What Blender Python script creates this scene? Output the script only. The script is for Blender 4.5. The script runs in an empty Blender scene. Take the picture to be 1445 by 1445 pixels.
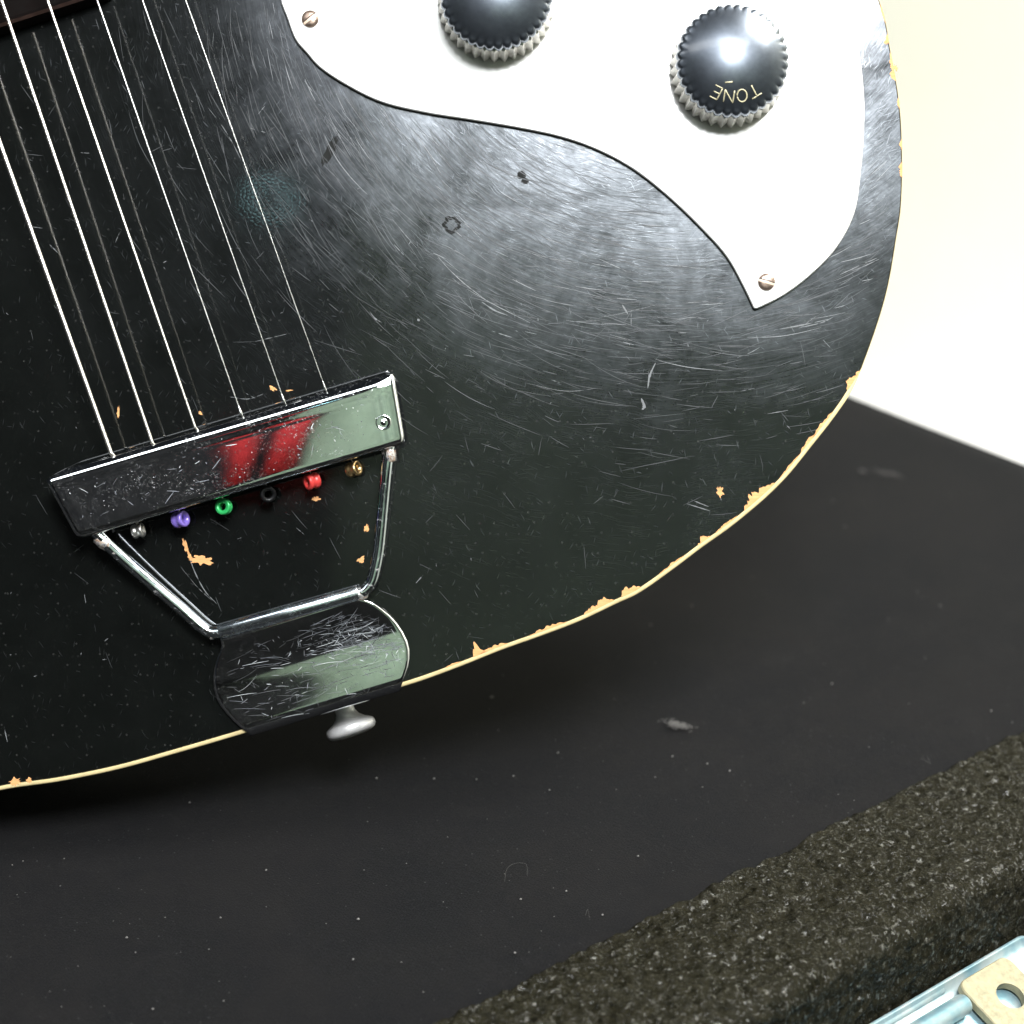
import bpy, bmesh, math, random
from mathutils import Vector, Matrix, noise
random.seed(7)
scene = bpy.context.scene
COL = scene.collection
R = math.radians

# ------------------------------------------------------------------ camera
PITCH = R(25.0)            # camera looks down on the case by this much
D = 0.5                    # metres from the lens to the guitar's face
KP = 0.25 / 1445           # metres per photo pixel on the guitar's face
CS, SN = math.cos(PITCH), math.sin(PITCH)
CZ = (1120 - 722.5) * KP * CS + 0.545 * SN      # lens height above the case lining
CAM = Vector((0, 0, CZ))
AX_R, AX_U, AX_F = Vector((1, 0, 0)), Vector((0, SN, CS)), Vector((0, CS, -SN))
def cam_space(x, y, d): return CAM + AX_R * x + AX_U * y + AX_F * d
cd = bpy.data.cameras.new('camera'); cam = bpy.data.objects.new('camera', cd); COL.objects.link(cam)
cam.matrix_world = Matrix(((AX_R.x, AX_U.x, -AX_F.x, CAM.x), (AX_R.y, AX_U.y, -AX_F.y, CAM.y),
                           (AX_R.z, AX_U.z, -AX_F.z, CAM.z), (0, 0, 0, 1)))
cd.sensor_width = 36; cd.lens = 36 * D / 0.25; cd.clip_start = 0.02; cd.clip_end = 50
cd.dof.use_dof = True; cd.dof.focus_distance = 0.497; cd.dof.aperture_fstop = 11
scene.camera = cam
scene.render.resolution_x = 1024; scene.render.resolution_y = 1024

# ------------------------------------------------------------------ light
w = bpy.data.worlds.new('World'); scene.world = w; w.use_nodes = True
w.node_tree.nodes['Background'].inputs[0].default_value = (0.75, 0.85, 1, 1)
w.node_tree.nodes['Background'].inputs[1].default_value = 0.02
scene.view_settings.view_transform = 'Standard'; scene.view_settings.look = 'None'
scene.view_settings.exposure = 0; scene.view_settings.gamma = 1
def area(name, pos, target, watt, shape, sx, sy, col):
    l = bpy.data.lights.new(name, 'AREA'); l.energy = watt; l.shape = shape; l.size = sx; l.size_y = sy; l.color = col
    o = bpy.data.objects.new(name, l); COL.objects.link(o); o.location = pos
    o.rotation_euler = (Vector(target) - Vector(pos)).to_track_quat('-Z', 'Y').to_euler()
    return o
def mirror(px, py, back):   # where a flat gloss face sends the view ray of a photo pixel, `back` metres in front of the face
    x, y = (px - 722.5) * KP, -(py - 722.5) * KP
    t = back / D
    return cam_space(x * (1 + t), y * (1 + t), D - back)
face_mid = cam_space(0.03, 0.02, D)
area('softbox', mirror(956, -135, 0.85), face_mid, 17.0, 'DISK', 0.30, 0.30, (0.96, 0.98, 1))
area('window_lamp', mirror(381, 280, 0.9), face_mid, 0.009, 'RECTANGLE', 0.028, 0.012, (0.5, 0.95, 1))
area('wall_fill', (0.50, 0.42, 0.85), (0.64, 0.80, 0.36), 18, 'RECTANGLE', 0.4, 0.4, (1, 0.985, 0.95))  # added fill that brightens the cream wall; no such fixture is seen
area('ceiling_panel', (-0.45, -0.55, 1.75), (-0.45, -0.75, 0.0), 24.0, 'RECTANGLE', 2.7, 0.5, (.95, .98, 1))

# ------------------------------------------------------------------ materials
class NT:
    def __init__(s, name):
        s.m = bpy.data.materials.new(name); s.m.use_nodes = True
        s.t = s.m.node_tree; s.t.nodes.clear(); s.out = s.t.nodes.new('ShaderNodeOutputMaterial')
    def n(s, typ, ins=None, **props):
        nd = s.t.nodes.new('ShaderNode' + typ)
        for k, v in props.items(): setattr(nd, k, v)
        for k, v in (ins or {}).items():
            if hasattr(v, 'is_output') or isinstance(v, bpy.types.NodeSocket): s.t.links.new(v, nd.inputs[k])
            else: nd.inputs[k].default_value = v
        return nd
    def math(s, op, a, b=0.0, c=0.0, clamp=False):
        nd = s.n('Math', {0: a, 1: b, 2: c}, operation=op); nd.use_clamp = clamp; return nd.outputs[0]
    def rng(s, v, a, b, c=0.0, d=1.0):
        return s.n('MapRange', {0: v, 1: a, 2: b, 3: c, 4: d}).outputs[0]
    def mix(s, f, a, b):
        nd = s.n('Mix', data_type='RGBA'); 
        for i, v in ((0, f), (6, a), (7, b)):
            if isinstance(v, bpy.types.NodeSocket): s.t.links.new(v, nd.inputs[i])
            else: nd.inputs[i].default_value = v
        return nd.outputs[2]
    def noise(s, vec, scale, detail=3, rough=0.5, dist=0.0):
        return s.n('TexNoise', {'Vector': vec, 'Scale': scale, 'Detail': detail, 'Roughness': rough, 'Distortion': dist}).outputs['Fac']
    def obj(s, scale=1.0):
        c = s.n('TexCoord').outputs['Object']
        return s.n('VectorMath', {0: c, 3: scale}, operation='SCALE').outputs[0]
    def streaks(s, vec, ang, long, thick, seed, lo=0.10, hi=0.22, bend=6.0):
        """short thin scratches: units of vec are photo pixels"""
        m = s.n('Mapping', {'Vector': vec, 'Rotation': (0, 0, ang), 'Location': (seed * 37.1, seed * 11.3, 0)}, vector_type='POINT').outputs[0]
        wob = s.noise(m, 0.012, 1)
        sp = s.n('SeparateXYZ', {0: m})
        y = s.math('ADD', sp.outputs[1], s.math('MULTIPLY', wob, bend * 8))
        v = s.n('CombineXYZ', {0: s.math('DIVIDE', sp.outputs[0], long), 1: s.math('DIVIDE', y, thick), 2: seed}).outputs[0]
        d = s.n('TexVoronoi', {'Vector': v, 'Scale': 1.0, 'Randomness': 1.0}, voronoi_dimensions='2D').outputs
        f = s.rng(d['Distance'], lo, hi, 1, 0)
        return s.math('MULTIPLY', f, s.rng(s.n('SeparateXYZ', {0: d['Color']}).outputs[0], 0.2, 1.0))
    def bsdf(s, **k):
        ins = {kk.replace('_', ' '): v for kk, v in k.items()}
        return s.n('BsdfPrincipled', ins).outputs[0]
    def done(s, sh): s.t.links.new(sh, s.out.inputs[0]); return s.m
    def bump(s, h, strength, dist, normal=None):
        ins = {'Height': h, 'Strength': strength, 'Distance': dist}
        if normal is not None: ins['Normal'] = normal
        return s.n('Bump', ins).outputs[0]
PX = 1 / KP
def c4(r, g, b): return (r, g, b, 1)

def mat_lacquer():
    a = NT('black_lacquer'); p = a.obj(PX)                       # p: pixels from the middle of the face
    ctr = a.n('VectorMath', {0: p, 1: (233.5, 834.5, 0)}, operation='SUBTRACT').outputs[0]
    sp = a.n('SeparateXYZ', {0: ctr})
    ang = a.math('ARCTAN2', sp.outputs[1], sp.outputs[0])
    rad = a.n('VectorMath', {0: ctr}, operation='LENGTH').outputs['Value']
    pol = a.n('CombineXYZ', {0: a.math('MULTIPLY', ang, 650.0), 1: rad, 2: 0.0}).outputs[0]   # scratch arcs centred on the softbox's mirror point, imitating its ring of glints
    s1 = a.streaks(pol, 0.03, 150, 2.2, 1, .03, .12)
    s2 = a.streaks(pol, -0.10, 100, 1.8, 2, .03, .12)
    s3 = a.streaks(pol, 0.16, 70, 2.2, 3, .03, .11)
    s4 = a.streaks(p, 1.9, 90, 9.0, 4, .02, .06)
    s5 = a.streaks(p, 0.5, 80, 12.0, 5, .02, .05)
    s6 = a.streaks(p, 1.15, 150, 16.0, 6, .02, .045)
    patch = a.rng(a.noise(p, 0.0055, 7, 0.66, 0.9), 0.34, 0.64)
    patch2 = a.rng(a.noise(p, 0.02, 5, 0.6), 0.35, 0.7)
    # wear and painted glare fade away from the softbox's mirror point
    edge = a.math('ADD', rad, a.math('ADD', a.math('MULTIPLY', a.noise(p, 0.004, 2, 0.5), 170.0), a.math('MULTIPLY', a.noise(p, 0.02, 5, 0.65), 90.0)))
    worn = a.math('POWER', a.rng(edge, 850, 570, 0.0, 1.0), 1.3)
    worn = a.math('ADD', a.math('MULTIPLY', worn, 0.90), a.rng(edge, 1300, 700, 0.02, 0.20))
    brush = a.noise(a.n('VectorMath', {0: pol, 1: (0.009, 0.40, 1)}, operation='MULTIPLY').outputs[0], 1.0, 5, 0.75)
    brush = a.rng(brush, 0.35, 0.75)
    s = a.math('MAXIMUM', a.math('MAXIMUM', s1, s2), s3)
    s = a.math('MULTIPLY', s, a.rng(patch2, 0, 1, 0.35, 1))
    s = a.math('MULTIPLY', s, worn)
    so = a.math('MAXIMUM', a.math('MAXIMUM', s4, s5), s6)
    so = a.math('MULTIPLY', so, 0.30)
    scr = a.math('MAXIMUM', s, so)
    grime = a.noise(p, 0.02, 4, 0.6)
    haze = a.math('MULTIPLY', a.math('ADD', a.math('MULTIPLY', brush, 0.42), a.math('MULTIPLY', patch, 0.50)), worn)
    haze = a.math('MULTIPLY', haze, a.rng(a.noise(p, 0.05, 6, 0.75), 0.34, 0.60, 0.62, 1.12))
    dust = a.n('TexVoronoi', {'Vector': p, 'Scale': 0.07}, voronoi_dimensions='2D').outputs
    dm = a.math('MULTIPLY', a.rng(dust['Distance'], 0.05, 0.13, 1, 0), a.rng(a.n('SeparateXYZ', {0: dust['Color']}).outputs[1], 0.62, 0.95))
    base = a.mix(grime, c4(.0022, .0026, .0023), c4(.0045, .0052, .0048))
    base = a.mix(a.math('MULTIPLY', scr, 0.05), base, c4(.45, .45, .47))
    base = a.mix(a.math('MULTIPLY', dm, 0.035), base, c4(.5, .5, .48))
    # crackled lacquer patch under the strings
    cp = a.n('VectorMath', {0: p, 1: (-342, 437, 0)}, operation='DISTANCE').outputs['Value']
    cm = a.rng(a.math('ADD', cp, a.math('MULTIPLY', grime, 60.0)), 92, 26)
    cr = a.n('TexVoronoi', {'Vector': p, 'Scale': 0.17}, voronoi_dimensions='2D', feature='DISTANCE_TO_EDGE').outputs['Distance']
    crh = a.math('MULTIPLY', a.rng(cr, 0, 0.35), cm)
    n0 = a.bump(crh, 0.10, 0.00005)
    n1 = a.bump(a.noise(p, 0.012, 2, 0.5), 0.25, 0.00004, n0)
    n2 = a.bump(scr, 0.08, 0.00002, n1)
    gloss = a.bsdf(Base_Color=base, Roughness=a.rng(grime, 0.3, 0.7, 0.045, 0.08), IOR=1.45, Normal=n2)
    hz = a.n('BsdfGlossy', {'Color': c4(.72, .77, .84), 'Roughness': 0.29, 'Normal': n2}).outputs[0]
    f = a.math('ADD', a.math('MULTIPLY', haze, 0.125), a.math('MULTIPLY', scr, 0.17), clamp=True)
    return a.done(a.n('MixShader', {0: f, 1: gloss, 2: hz}).outputs[0])

def mat_chrome(name, tint=(.78, .80, .82), rough=0.05, wear=1.0, rust=0.0, scr=1.0):
    a = NT(name); p = a.obj(PX)
    s = a.streaks(p, 0.7, 24, 2.0, 1, .03, .10, 1.0)
    for k, (an, l, t) in enumerate(((2.3, 26, 2.4), (0.35, 30, 2.6), (1.5, 18, 2.8), (2.85, 14, 2.0))):
        s = a.math('MAXIMUM', s, a.streaks(p, an, l * 1.5, t, k + 2, .02, .09, 1.0))
    if scr > 1:
        for k, (an, l, t) in enumerate(((.45, 60, 1.5), (.25, 45, 1.6), (.6, 30, 1.5), (2.0, 22, 1.6), (1.2, 26, 1.5))):
            s = a.math('MAXIMUM', s, a.streaks(p, an, l, t, k + 12, .02, .13, 1.2))
    s = a.math('MULTIPLY', s, a.rng(a.noise(p, 0.02, 3), 0.4 - .08 * (scr - 1), 0.66 - .05 * (scr - 1)))
    v = a.n('TexVoronoi', {'Vector': p, 'Scale': 0.16}, voronoi_dimensions='2D').outputs
    pit = a.math('MULTIPLY', a.rng(a.noise(p, .025, 3), .45, .65), a.rng(v['Distance'], 0.05, 0.14, 1, 0)); pit = a.math('MULTIPLY', pit, a.rng(a.n('SeparateXYZ', {0: v['Color']}).outputs[0], 0.6, 1.0))
    m = a.math('MULTIPLY', a.math('MAXIMUM', s, pit), wear, clamp=True)
    grime = a.noise(p, 0.05, 5, 0.65)
    col = a.mix(a.rng(grime, .4, .7), c4(*tint), c4(tint[0] * .85, tint[1] * .86, tint[2] * .85))
    metal = a.math('SUBTRACT', 1.0, a.math('MULTIPLY', m, 0.35 if scr <= 1 else 0.6))
    rg = a.math('ADD', a.rng(grime, .35, .7, rough * .6, rough + 0.02), a.math('MULTIPLY', m, 0.4))
    if rust:
        rm = a.rng(a.noise(p, 0.12, 6, 0.75), 0.62 - 0.2 * rust, 0.70 - 0.15 * rust)
        rc = a.mix(a.rng(a.noise(p, 0.3, 4), .35, .65), c4(.13, .06, .03), c4(.36, .29, .22))
        col = a.mix(rm, col, rc); metal = a.math('MULTIPLY', metal, a.math('SUBTRACT', 1.0, rm)); rg = a.math('ADD', rg, a.math('MULTIPLY', rm, 0.5), clamp=True)
    nb = a.bump(a.noise(p, 0.03, 1), 0.05, 0.00005)
    nb = a.bump(m, 0.04, 0.00002, nb)
    return a.done(a.bsdf(Base_Color=col, Metallic=metal, Roughness=rg, Normal=nb))

def mat_plain(name, col, rough=0.4, metal=0.0, var=0.15, scale=0.1, bump=0.0, bscale=0.5, spec=0.5):
    a = NT(name); p = a.obj(PX)
    nz = a.noise(p, scale, 5, 0.6)
    c = a.mix(a.rng(nz, .3, .7), c4(*[x * (1 - var) for x in col]), c4(*[min(1, x * (1 + var)) for x in col]))
    k = dict(Base_Color=c, Roughness=a.rng(nz, .3, .7, rough * .85, min(1, rough * 1.15)), Metallic=metal, Specular_IOR_Level=spec)
    if bump: k['Normal'] = a.bump(a.noise(p, bscale, 4, .6), 1.0, bump)
    return a.done(a.bsdf(**k))

def mat_wood():
    a = NT('bare_wood'); p = a.obj(PX)
    g = a.noise(a.n('VectorMath', {0: p, 1: (.03, .5, 1)}, operation='MULTIPLY').outputs[0], 1, 4, .6)
    c = a.mix(a.rng(g, .3, .7), c4(.50, .23, .08), c4(.64, .34, .14))
    return a.done(a.bsdf(Base_Color=c, Roughness=0.8, Normal=a.bump(g, .4, .0001)))

def mat_cloth():
    a = NT('black_plush'); p = a.obj(PX)
    big = a.noise(p, 0.0035, 4, 0.55); mid = a.noise(p, 0.03, 4, 0.6)
    wv = a.noise(a.n('VectorMath', {0: p, 1: (1, .55, 1)}, operation='MULTIPLY').outputs[0], 0.42, 3, 0.7)
    c = a.mix(a.rng(a.math('MULTIPLY', big, a.math('ADD', mid, .5)), .35, .62), c4(.0010, .0012, .0018), c4(.0032, .0030, .0032))
    c = a.mix(a.math('MULTIPLY', a.rng(a.noise(p, 0.010, 6, 0.7, 0.6), .52, .72), .45), c, c4(.0068, .0065, .0066))
    c = a.mix(a.rng(wv, .5, .78), c, c4(.010, .010, .011))
    tw = a.n('TexWave', {'Vector': a.n('Mapping', {'Vector': p, 'Rotation': (0, 0, 1.0)}).outputs[0], 'Scale': 0.070, 'Distortion': 1.5, 'Detail': 1.0, 'Detail Scale': .3}).outputs['Fac']
    c = a.mix(a.math('MULTIPLY', tw, .30), c, c4(.0075, .0075, .0082))
    v = a.n('TexVoronoi', {'Vector': p, 'Scale': 0.085}, voronoi_dimensions='3D').outputs
    fl = a.math('MULTIPLY', a.rng(v['Distance'], .05, .12, 1, 0), a.rng(a.n('SeparateXYZ', {0: v['Color']}).outputs[0], .45, 1.0))
    c = a.mix(a.math('MULTIPLY', fl, .10), c, c4(.5, .5, .5))
    nb = a.bump(wv, .8, .00022)
    return a.done(a.bsdf(Base_Color=c, Roughness=0.95, Specular_IOR_Level=0.12, Sheen_Weight=0.03, Sheen_Roughness=0.5, Normal=nb))

def mat_tolex():
    a = NT('black_vinyl'); p = a.obj(PX)
    n1 = a.noise(p, 0.05, 5, 0.7, 0.8); n2 = a.noise(p, 0.35, 5, .75, .5)
    wob = a.n('VectorMath', {0: a.n('TexNoise', {'Vector': p, 'Scale': 0.13, 'Detail': 4.0}).outputs['Color'], 3: 16.0}, operation='SCALE').outputs[0]
    d = a.n('VectorMath', {0: p, 1: wob}, operation='ADD').outputs[0]
    # crumpled film: every little facet of the embossed vinyl leans its own way
    f1 = a.n('TexVoronoi', {'Vector': d, 'Scale': 0.085}).outputs; f2 = a.n('TexVoronoi', {'Vector': d, 'Scale': 0.24}).outputs
    off = None
    for f, k in ((f1, .36), (f2, .66)):
        o = a.n('VectorMath', {0: f['Color'], 1: (.5, .5, .5)}, operation='SUBTRACT').outputs[0]
        o = a.n('VectorMath', {0: o, 3: k}, operation='SCALE').outputs[0]
        off = o if off is None else a.n('VectorMath', {0: off, 1: o}, operation='ADD').outputs[0]
    g = a.n('NewGeometry').outputs['Normal']
    n = a.n('VectorMath', {0: a.n('VectorMath', {0: g, 1: off}, operation='ADD').outputs[0]}, operation='NORMALIZE').outputs[0]
    n = a.bump(n2, .6, .0005, n)
    c = a.mix(a.rng(n1, .35, .65), c4(.0070, .0066, .0040), c4(.0150, .0138, .0085))
    c = a.mix(a.math('MULTIPLY', a.rng(f1['Distance'], .3, 1.2), .35), c, c4(.003, .003, .0022))
    sh = a.bsdf(Base_Color=c, Roughness=.16, Specular_IOR_Level=a.rng(a.noise(p, .22, 3, .6), .54, .72, .04, .7), Coat_Weight=a.rng(a.noise(p, .085, 4, .65), .585, .65), Coat_Roughness=.07, Coat_IOR=1.8, Coat_Normal=n, Normal=n)
    return a.done(sh)

def mat_zinc():
    a = NT('zinc_plate'); p = a.obj(PX)
    n1 = a.noise(p, 0.03, 3); n2 = a.noise(p, .3, 5, .7)
    c = a.mix(a.rng(n1, .35, .65), c4(.17, .31, .37), c4(.38, .45, .46))
    c = a.mix(a.rng(n2, .62, .72), c, c4(.22, .25, .26))
    return a.done(a.bsdf(Base_Color=c, Roughness=.33, Metallic=.55, Normal=a.bump(n2, .3, .00008)))

M_LAC = mat_lacquer()
M_CHROME = mat_chrome('chrome', rough=.03)
M_ROD = mat_chrome('rusty_chrome_rod', tint=(.74, .81, .86), rust=0.12, wear=.4, rough=.18)
M_WELD = mat_chrome('rusty_weld', rust=1.0, rough=.3)
M_FOOT = mat_chrome('scratched_chrome', wear=.5, rough=.07)
M_BUTTON = mat_plain('pewter_button', (.80, .79, .79), .36, .45, .12, .1, .00003)
M_SLEEVE = mat_chrome('blued_chrome', tint=(.72, .80, .86), rough=.30, wear=.4)
M_SATIN = mat_plain('satin_nickel', (.74, .73, .74), .38, .6, .12, .08, .00003)
M_BIND = mat_plain('cream_binding', (.60, .49, .26), .35, 0, .12, .05)
M_GUARD = mat_plain('white_pickguard', (.80, .80, .78), .12, 0, .02, .02)
M_GEDGE = mat_plain('ply_edge_and_slot_shade', (.028, .014, .009), .5)
def mat_knob():
    a = NT('black_knob'); p = a.obj(PX)
    g = a.noise(p, .022, 4, .6)
    gl = a.bsdf(Base_Color=c4(.006, .007, .008), Roughness=.15)
    hz = a.n('BsdfGlossy', {'Color': c4(.75, .85, 1), 'Roughness': .36}).outputs[0]
    return a.done(a.n('MixShader', {0: a.rng(g, .35, .65, .10, .17), 1: gl, 2: hz}).outputs[0])
M_KCAP = mat_knob()
M_KSKIRT = mat_plain('ribbed_metal', (.62, .60, .56), .38, .75, .12, .12, .00004)
M_GOLD = mat_plain('gold_lettering', (.42, .38, .24), .5)
M_SCREW = mat_plain('worn_nickel_screw', (.27, .20, .16), .35, .85, .25, .15, .00004)
M_SLOT = mat_plain('screw_slot', (.55, .42, .32), .55, .3)
M_WOUND = mat_plain('wound_string', (.80, .76, .70), .30, .95, .06)
M_PLAIN = mat_plain('plain_string', (.45, .45, .44), .28, 1, .06)
M_WOOD = mat_wood(); M_CLOTH = mat_cloth(); M_TOLEX = mat_tolex(); M_ZINC = mat_zinc()
M_BRIDGE = mat_plain('dark_rosewood', (.0030, .0018, .0015), .8, 0, .3, .08, spec=.08)
M_BEDGE = mat_plain('rosewood_lit_edge', (.05, .026, .02), .5, 0, .4, .08)  # lighter copy of the rosewood, paints the bridge's lit edge
M_YZ = mat_plain('yellow_zinc', (.24, .215, .13), .5, .1, .30, .09, .00004)
M_MARK = mat_plain('scratch_mark', (.10, .105, .11), .6, 0, .3, .3)
M_DENT = mat_plain('dull_ring', (.0025, .003, .0025), .55, spec=.12)
M_WALL = mat_plain('cream_wall', (.86, .845, .71), .9, 0, .01, .004)
M_TABLE = mat_plain('white_table', (.88, .88, .88), .5, 0, .01, .01)
M_REAR = mat_plain('pale_green_wall', (.46, .60, .45), .8, 0, .30, .0012)
M_RED = mat_plain('red_panel_fabric', (.62, .03, .035), .8, 0, .15, .01)
M_BLK = mat_plain('black_matte_fabric', (.02, .02, .022), .9, 0, .2, .01)
M_LINT = mat_plain('grey_lint', (.12, .115, .11), .9, 0, .3, .3)
M_SPECK = mat_plain('pale_speck', (.13, .125, .12), .8, 0, .3, .3)
BALLM = [mat_plain('silver_ball', (.62, .60, .56), .3, .9), mat_plain('purple_ball', (.22, .15, .55), .35, .25, .1),
         mat_plain('green_ball', (.03, .42, .11), .35, .25, .1), mat_plain('black_ball', (.003, .003, .0035), .45, spec=.3),
         mat_plain('red_ball', (.62, .05, .045), .35, .2, .1), mat_plain('brass_ball', (.55, .38, .18), .3, .95)]

# ------------------------------------------------------------------ mesh helpers
def link(name, verts, faces, mats, parent=None, smooth=True, fm=None, shift=None):
    me = bpy.data.meshes.new(name); me.from_pydata([tuple(v) for v in verts], [], faces); me.update()
    for m in (mats if isinstance(mats, (list, tuple)) else [mats]): me.materials.append(m)
    if fm: me.polygons.foreach_set('material_index', fm)
    me.polygons.foreach_set('use_smooth', [smooth] * len(me.polygons))
    o = bpy.data.objects.new(name, me); COL.objects.link(o)
    if parent: o.parent = parent
    return o
def tag(o, label=None, cat=None, group=None, kind=None):
    for k, v in (('label', label), ('category', cat), ('group', group), ('kind', kind)):
        if v: o[k] = v
    return o
def crom(pts, n, closed=False):      # centripetal Catmull-Rom
    P = [Vector(p) for p in pts]; out = []; N = len(P)
    for i in (range(N) if closed else range(N - 1)):
        p1, p2 = P[i], P[(i + 1) % N]
        p0 = P[i - 1] if (closed or i > 0) else p1 * 2 - p2
        p3 = P[(i + 2) % N] if (closed or i < N - 2) else p2 * 2 - p1
        e = [max(1e-9, (a - b).length ** .5) for a, b in ((p0, p1), (p1, p2), (p2, p3))]
        t0 = 0; t1 = e[0]; t2 = t1 + e[1]; t3 = t2 + e[2]
        for k in range(n):
            t = t1 + (t2 - t1) * k / n
            A1 = p0 * ((t1 - t) / (t1 - t0)) + p1 * ((t - t0) / (t1 - t0)); A2 = p1 * ((t2 - t) / (t2 - t1)) + p2 * ((t - t1) / (t2 - t1))
            A3 = p2 * ((t3 - t) / (t3 - t2)) + p3 * ((t - t2) / (t3 - t2))
            B1 = A1 * ((t2 - t) / (t2 - t0)) + A2 * ((t - t0) / (t2 - t0)); B2 = A2 * ((t3 - t) / (t3 - t1)) + A3 * ((t - t1) / (t3 - t1))
            out.append(B1 * ((t2 - t) / (t2 - t1)) + B2 * ((t - t1) / (t2 - t1)))
    if not closed: out.append(P[-1])
    return out
def tube(path, rad, seg=12, caps=True):
    path = [Vector(p) for p in path]; V = []; F = []; prev = None
    for i, p in enumerate(path):
        t = (path[min(i + 1, len(path) - 1)] - path[max(i - 1, 0)]).normalized()
        if prev is None: a = t.orthogonal().normalized()
        else: a = (prev - t * prev.dot(t)).normalized()
        prev = a; b = t.cross(a); r = rad[i] if isinstance(rad, (list, tuple)) else rad
        for j in range(seg):
            th = 2 * math.pi * j / seg; V.append(p + (a * math.cos(th) + b * math.sin(th)) * r)
    for i in range(len(path) - 1):
        for j in range(seg):
            k = (j + 1) % seg; F.append((i * seg + j, i * seg + k, (i + 1) * seg + k, (i + 1) * seg + j))
    if caps: F.append(tuple(range(seg))[::-1]); F.append(tuple((len(path) - 1) * seg + j for j in range(seg)))
    return V, F
def lathe(prof, origin, axis, seg=32, closed=False, radfn=None):
    axis = Vector(axis).normalized(); a = axis.orthogonal().normalized(); b = axis.cross(a); o = Vector(origin); V = []; F = []
    for (x, r) in prof:
        for j in range(seg):
            th = 2 * math.pi * j / seg; rr = r * (radfn(x, r, th) if radfn else 1)
            V.append(o + axis * x + (a * math.cos(th) + b * math.sin(th)) * rr)
    n = len(prof)
    for i in range(n if closed else n - 1):
        i2 = (i + 1) % n
        for j in range(seg):
            k = (j + 1) % seg; F.append((i * seg + j, i * seg + k, i2 * seg + k, i2 * seg + j))
    if not closed:
        F.append(tuple(range(seg))[::-1]); F.append(tuple((n - 1) * seg + j for j in range(seg)))
    return V, F
def join(*vf):
    V = []; F = []
    for v, f in vf:
        k = len(V); V += list(v); F += [tuple(i + k for i in ff) for ff in f]
    return V, F
def offset(poly, d):      # inward for a counter-clockwise outline
    N = len(poly); out = []
    for i in range(N):
        t = (poly[(i + 1) % N] - poly[i - 1]); t = Vector((t.x, t.y)).normalized()
        out.append(Vector((poly[i].x - t.y * d, poly[i].y + t.x * d)))
    return out
def ccw(poly):
    A = sum(poly[i - 1].x * poly[i].y - poly[i].x * poly[i - 1].y for i in range(len(poly)))
    return poly if A > 0 else poly[::-1]
def loops(rings, cap0=True, cap1=True):
    N = len(rings[0]); V = [v for r in rings for v in r]; F = []
    for i in range(len(rings) - 1):
        for j in range(N):
            k = (j + 1) % N; F.append((i * N + j, i * N + k, (i + 1) * N + k, (i + 1) * N + j))
    if cap0: F.append(tuple(range(N))[::-1])
    if cap1: F.append(tuple((len(rings) - 1) * N + j for j in range(N)))
    return V, F
def auto(o, ang=35):
    bm = bmesh.new(); bm.from_mesh(o.data)
    for e in bm.edges:
        if len(e.link_faces) == 2 and e.calc_face_angle(0) > R(ang): e.smooth = False
    bm.normal_update(); bm.to_mesh(o.data); bm.free(); return o
def v3(p, z): return Vector((p.x, p.y, z))
def G(px, py, h=0.0):     # photo pixel -> guitar frame at height h above its face
    s = (D - h) / D * KP
    return Vector(((px - 722.5) * s, -(py - 722.5) * s, h))
def G2(px, py, h=0.0):
    g = G(px, py, h); return Vector((g.x, g.y))

# ------------------------------------------------------------------ table, walls, room and added reflection panels behind the photographer
def unproj(px, py, axis_pt, nrm):      # photo pixel -> world point on a plane
    d = AX_R * (px - 722.5) * KP / D + AX_U * (-(py - 722.5) * KP / D) + AX_F
    t = (Vector(axis_pt) - CAM).dot(nrm) / d.dot(nrm)
    return CAM + d * t
UP = Vector((0, 0, 1))
def ground(px, py, z=0.0): return unproj(px, py, (0, 0, z), UP)
A0, B0 = ground(690, 1420), ground(1445, 1040)
E1 = (B0 - A0).normalized(); E2 = Vector((-E1.y, E1.x, 0))          # along the near edge / away from it
SFAR = ((ground(1200, 548) - A0).dot(E1) + (ground(1445, 643) - A0).dot(E1)) / 2 + .004
def case_pt(s, t, z): return A0 + E1 * s + E2 * t + UP * z
TZ = -0.14
def slab(name, p, u, v, su, sv, th, mat, **k):       # solid board: corner p, edges u*su, v*sv, thickness th along -(u x v)
    n = u.cross(v).normalized() * th
    q = [p, p + u * su, p + u * su + v * sv, p + v * sv]; V = q + [x - n for x in q]
    F = [(0, 1, 2, 3), (7, 6, 5, 4), (0, 4, 5, 1), (1, 5, 6, 2), (2, 6, 7, 3), (3, 7, 4, 0)]
    o = link(name, V, F, mat, None, False); return tag(o, **k)
WS = (ground(1320, 567, TZ) - A0).dot(E1)
slab('table_top', case_pt(-1.2, -.035, TZ), E1, E2, 1.2 + WS, 1.6, .03, M_TABLE, kind='structure')
slab('floor', Vector((-3, -3, -.9)), Vector((1, 0, 0)), Vector((0, 1, 0)), 6, 6, .05, M_BLK, kind='structure')
slab('wall', case_pt(WS + .08, -1.6, -0.6), E2, UP, 3.2, 2.2, .08, M_WALL, kind='structure')
X = Vector((1, 0, 0)); RY = -1.35
slab('rear_wall', Vector((2.2, RY, -.5)), -X, UP, 4.4, 3.2, .08, M_REAR, kind='structure')
def mirror_x(px, py, y):
    x0, y0 = (px - 722.5) * KP, -(py - 722.5) * KP
    o = cam_space(x0, y0, D); d = AX_R * x0 + AX_U * y0 - AX_F * D
    t = (y - o.y) / d.y; return o + d * t
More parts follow.
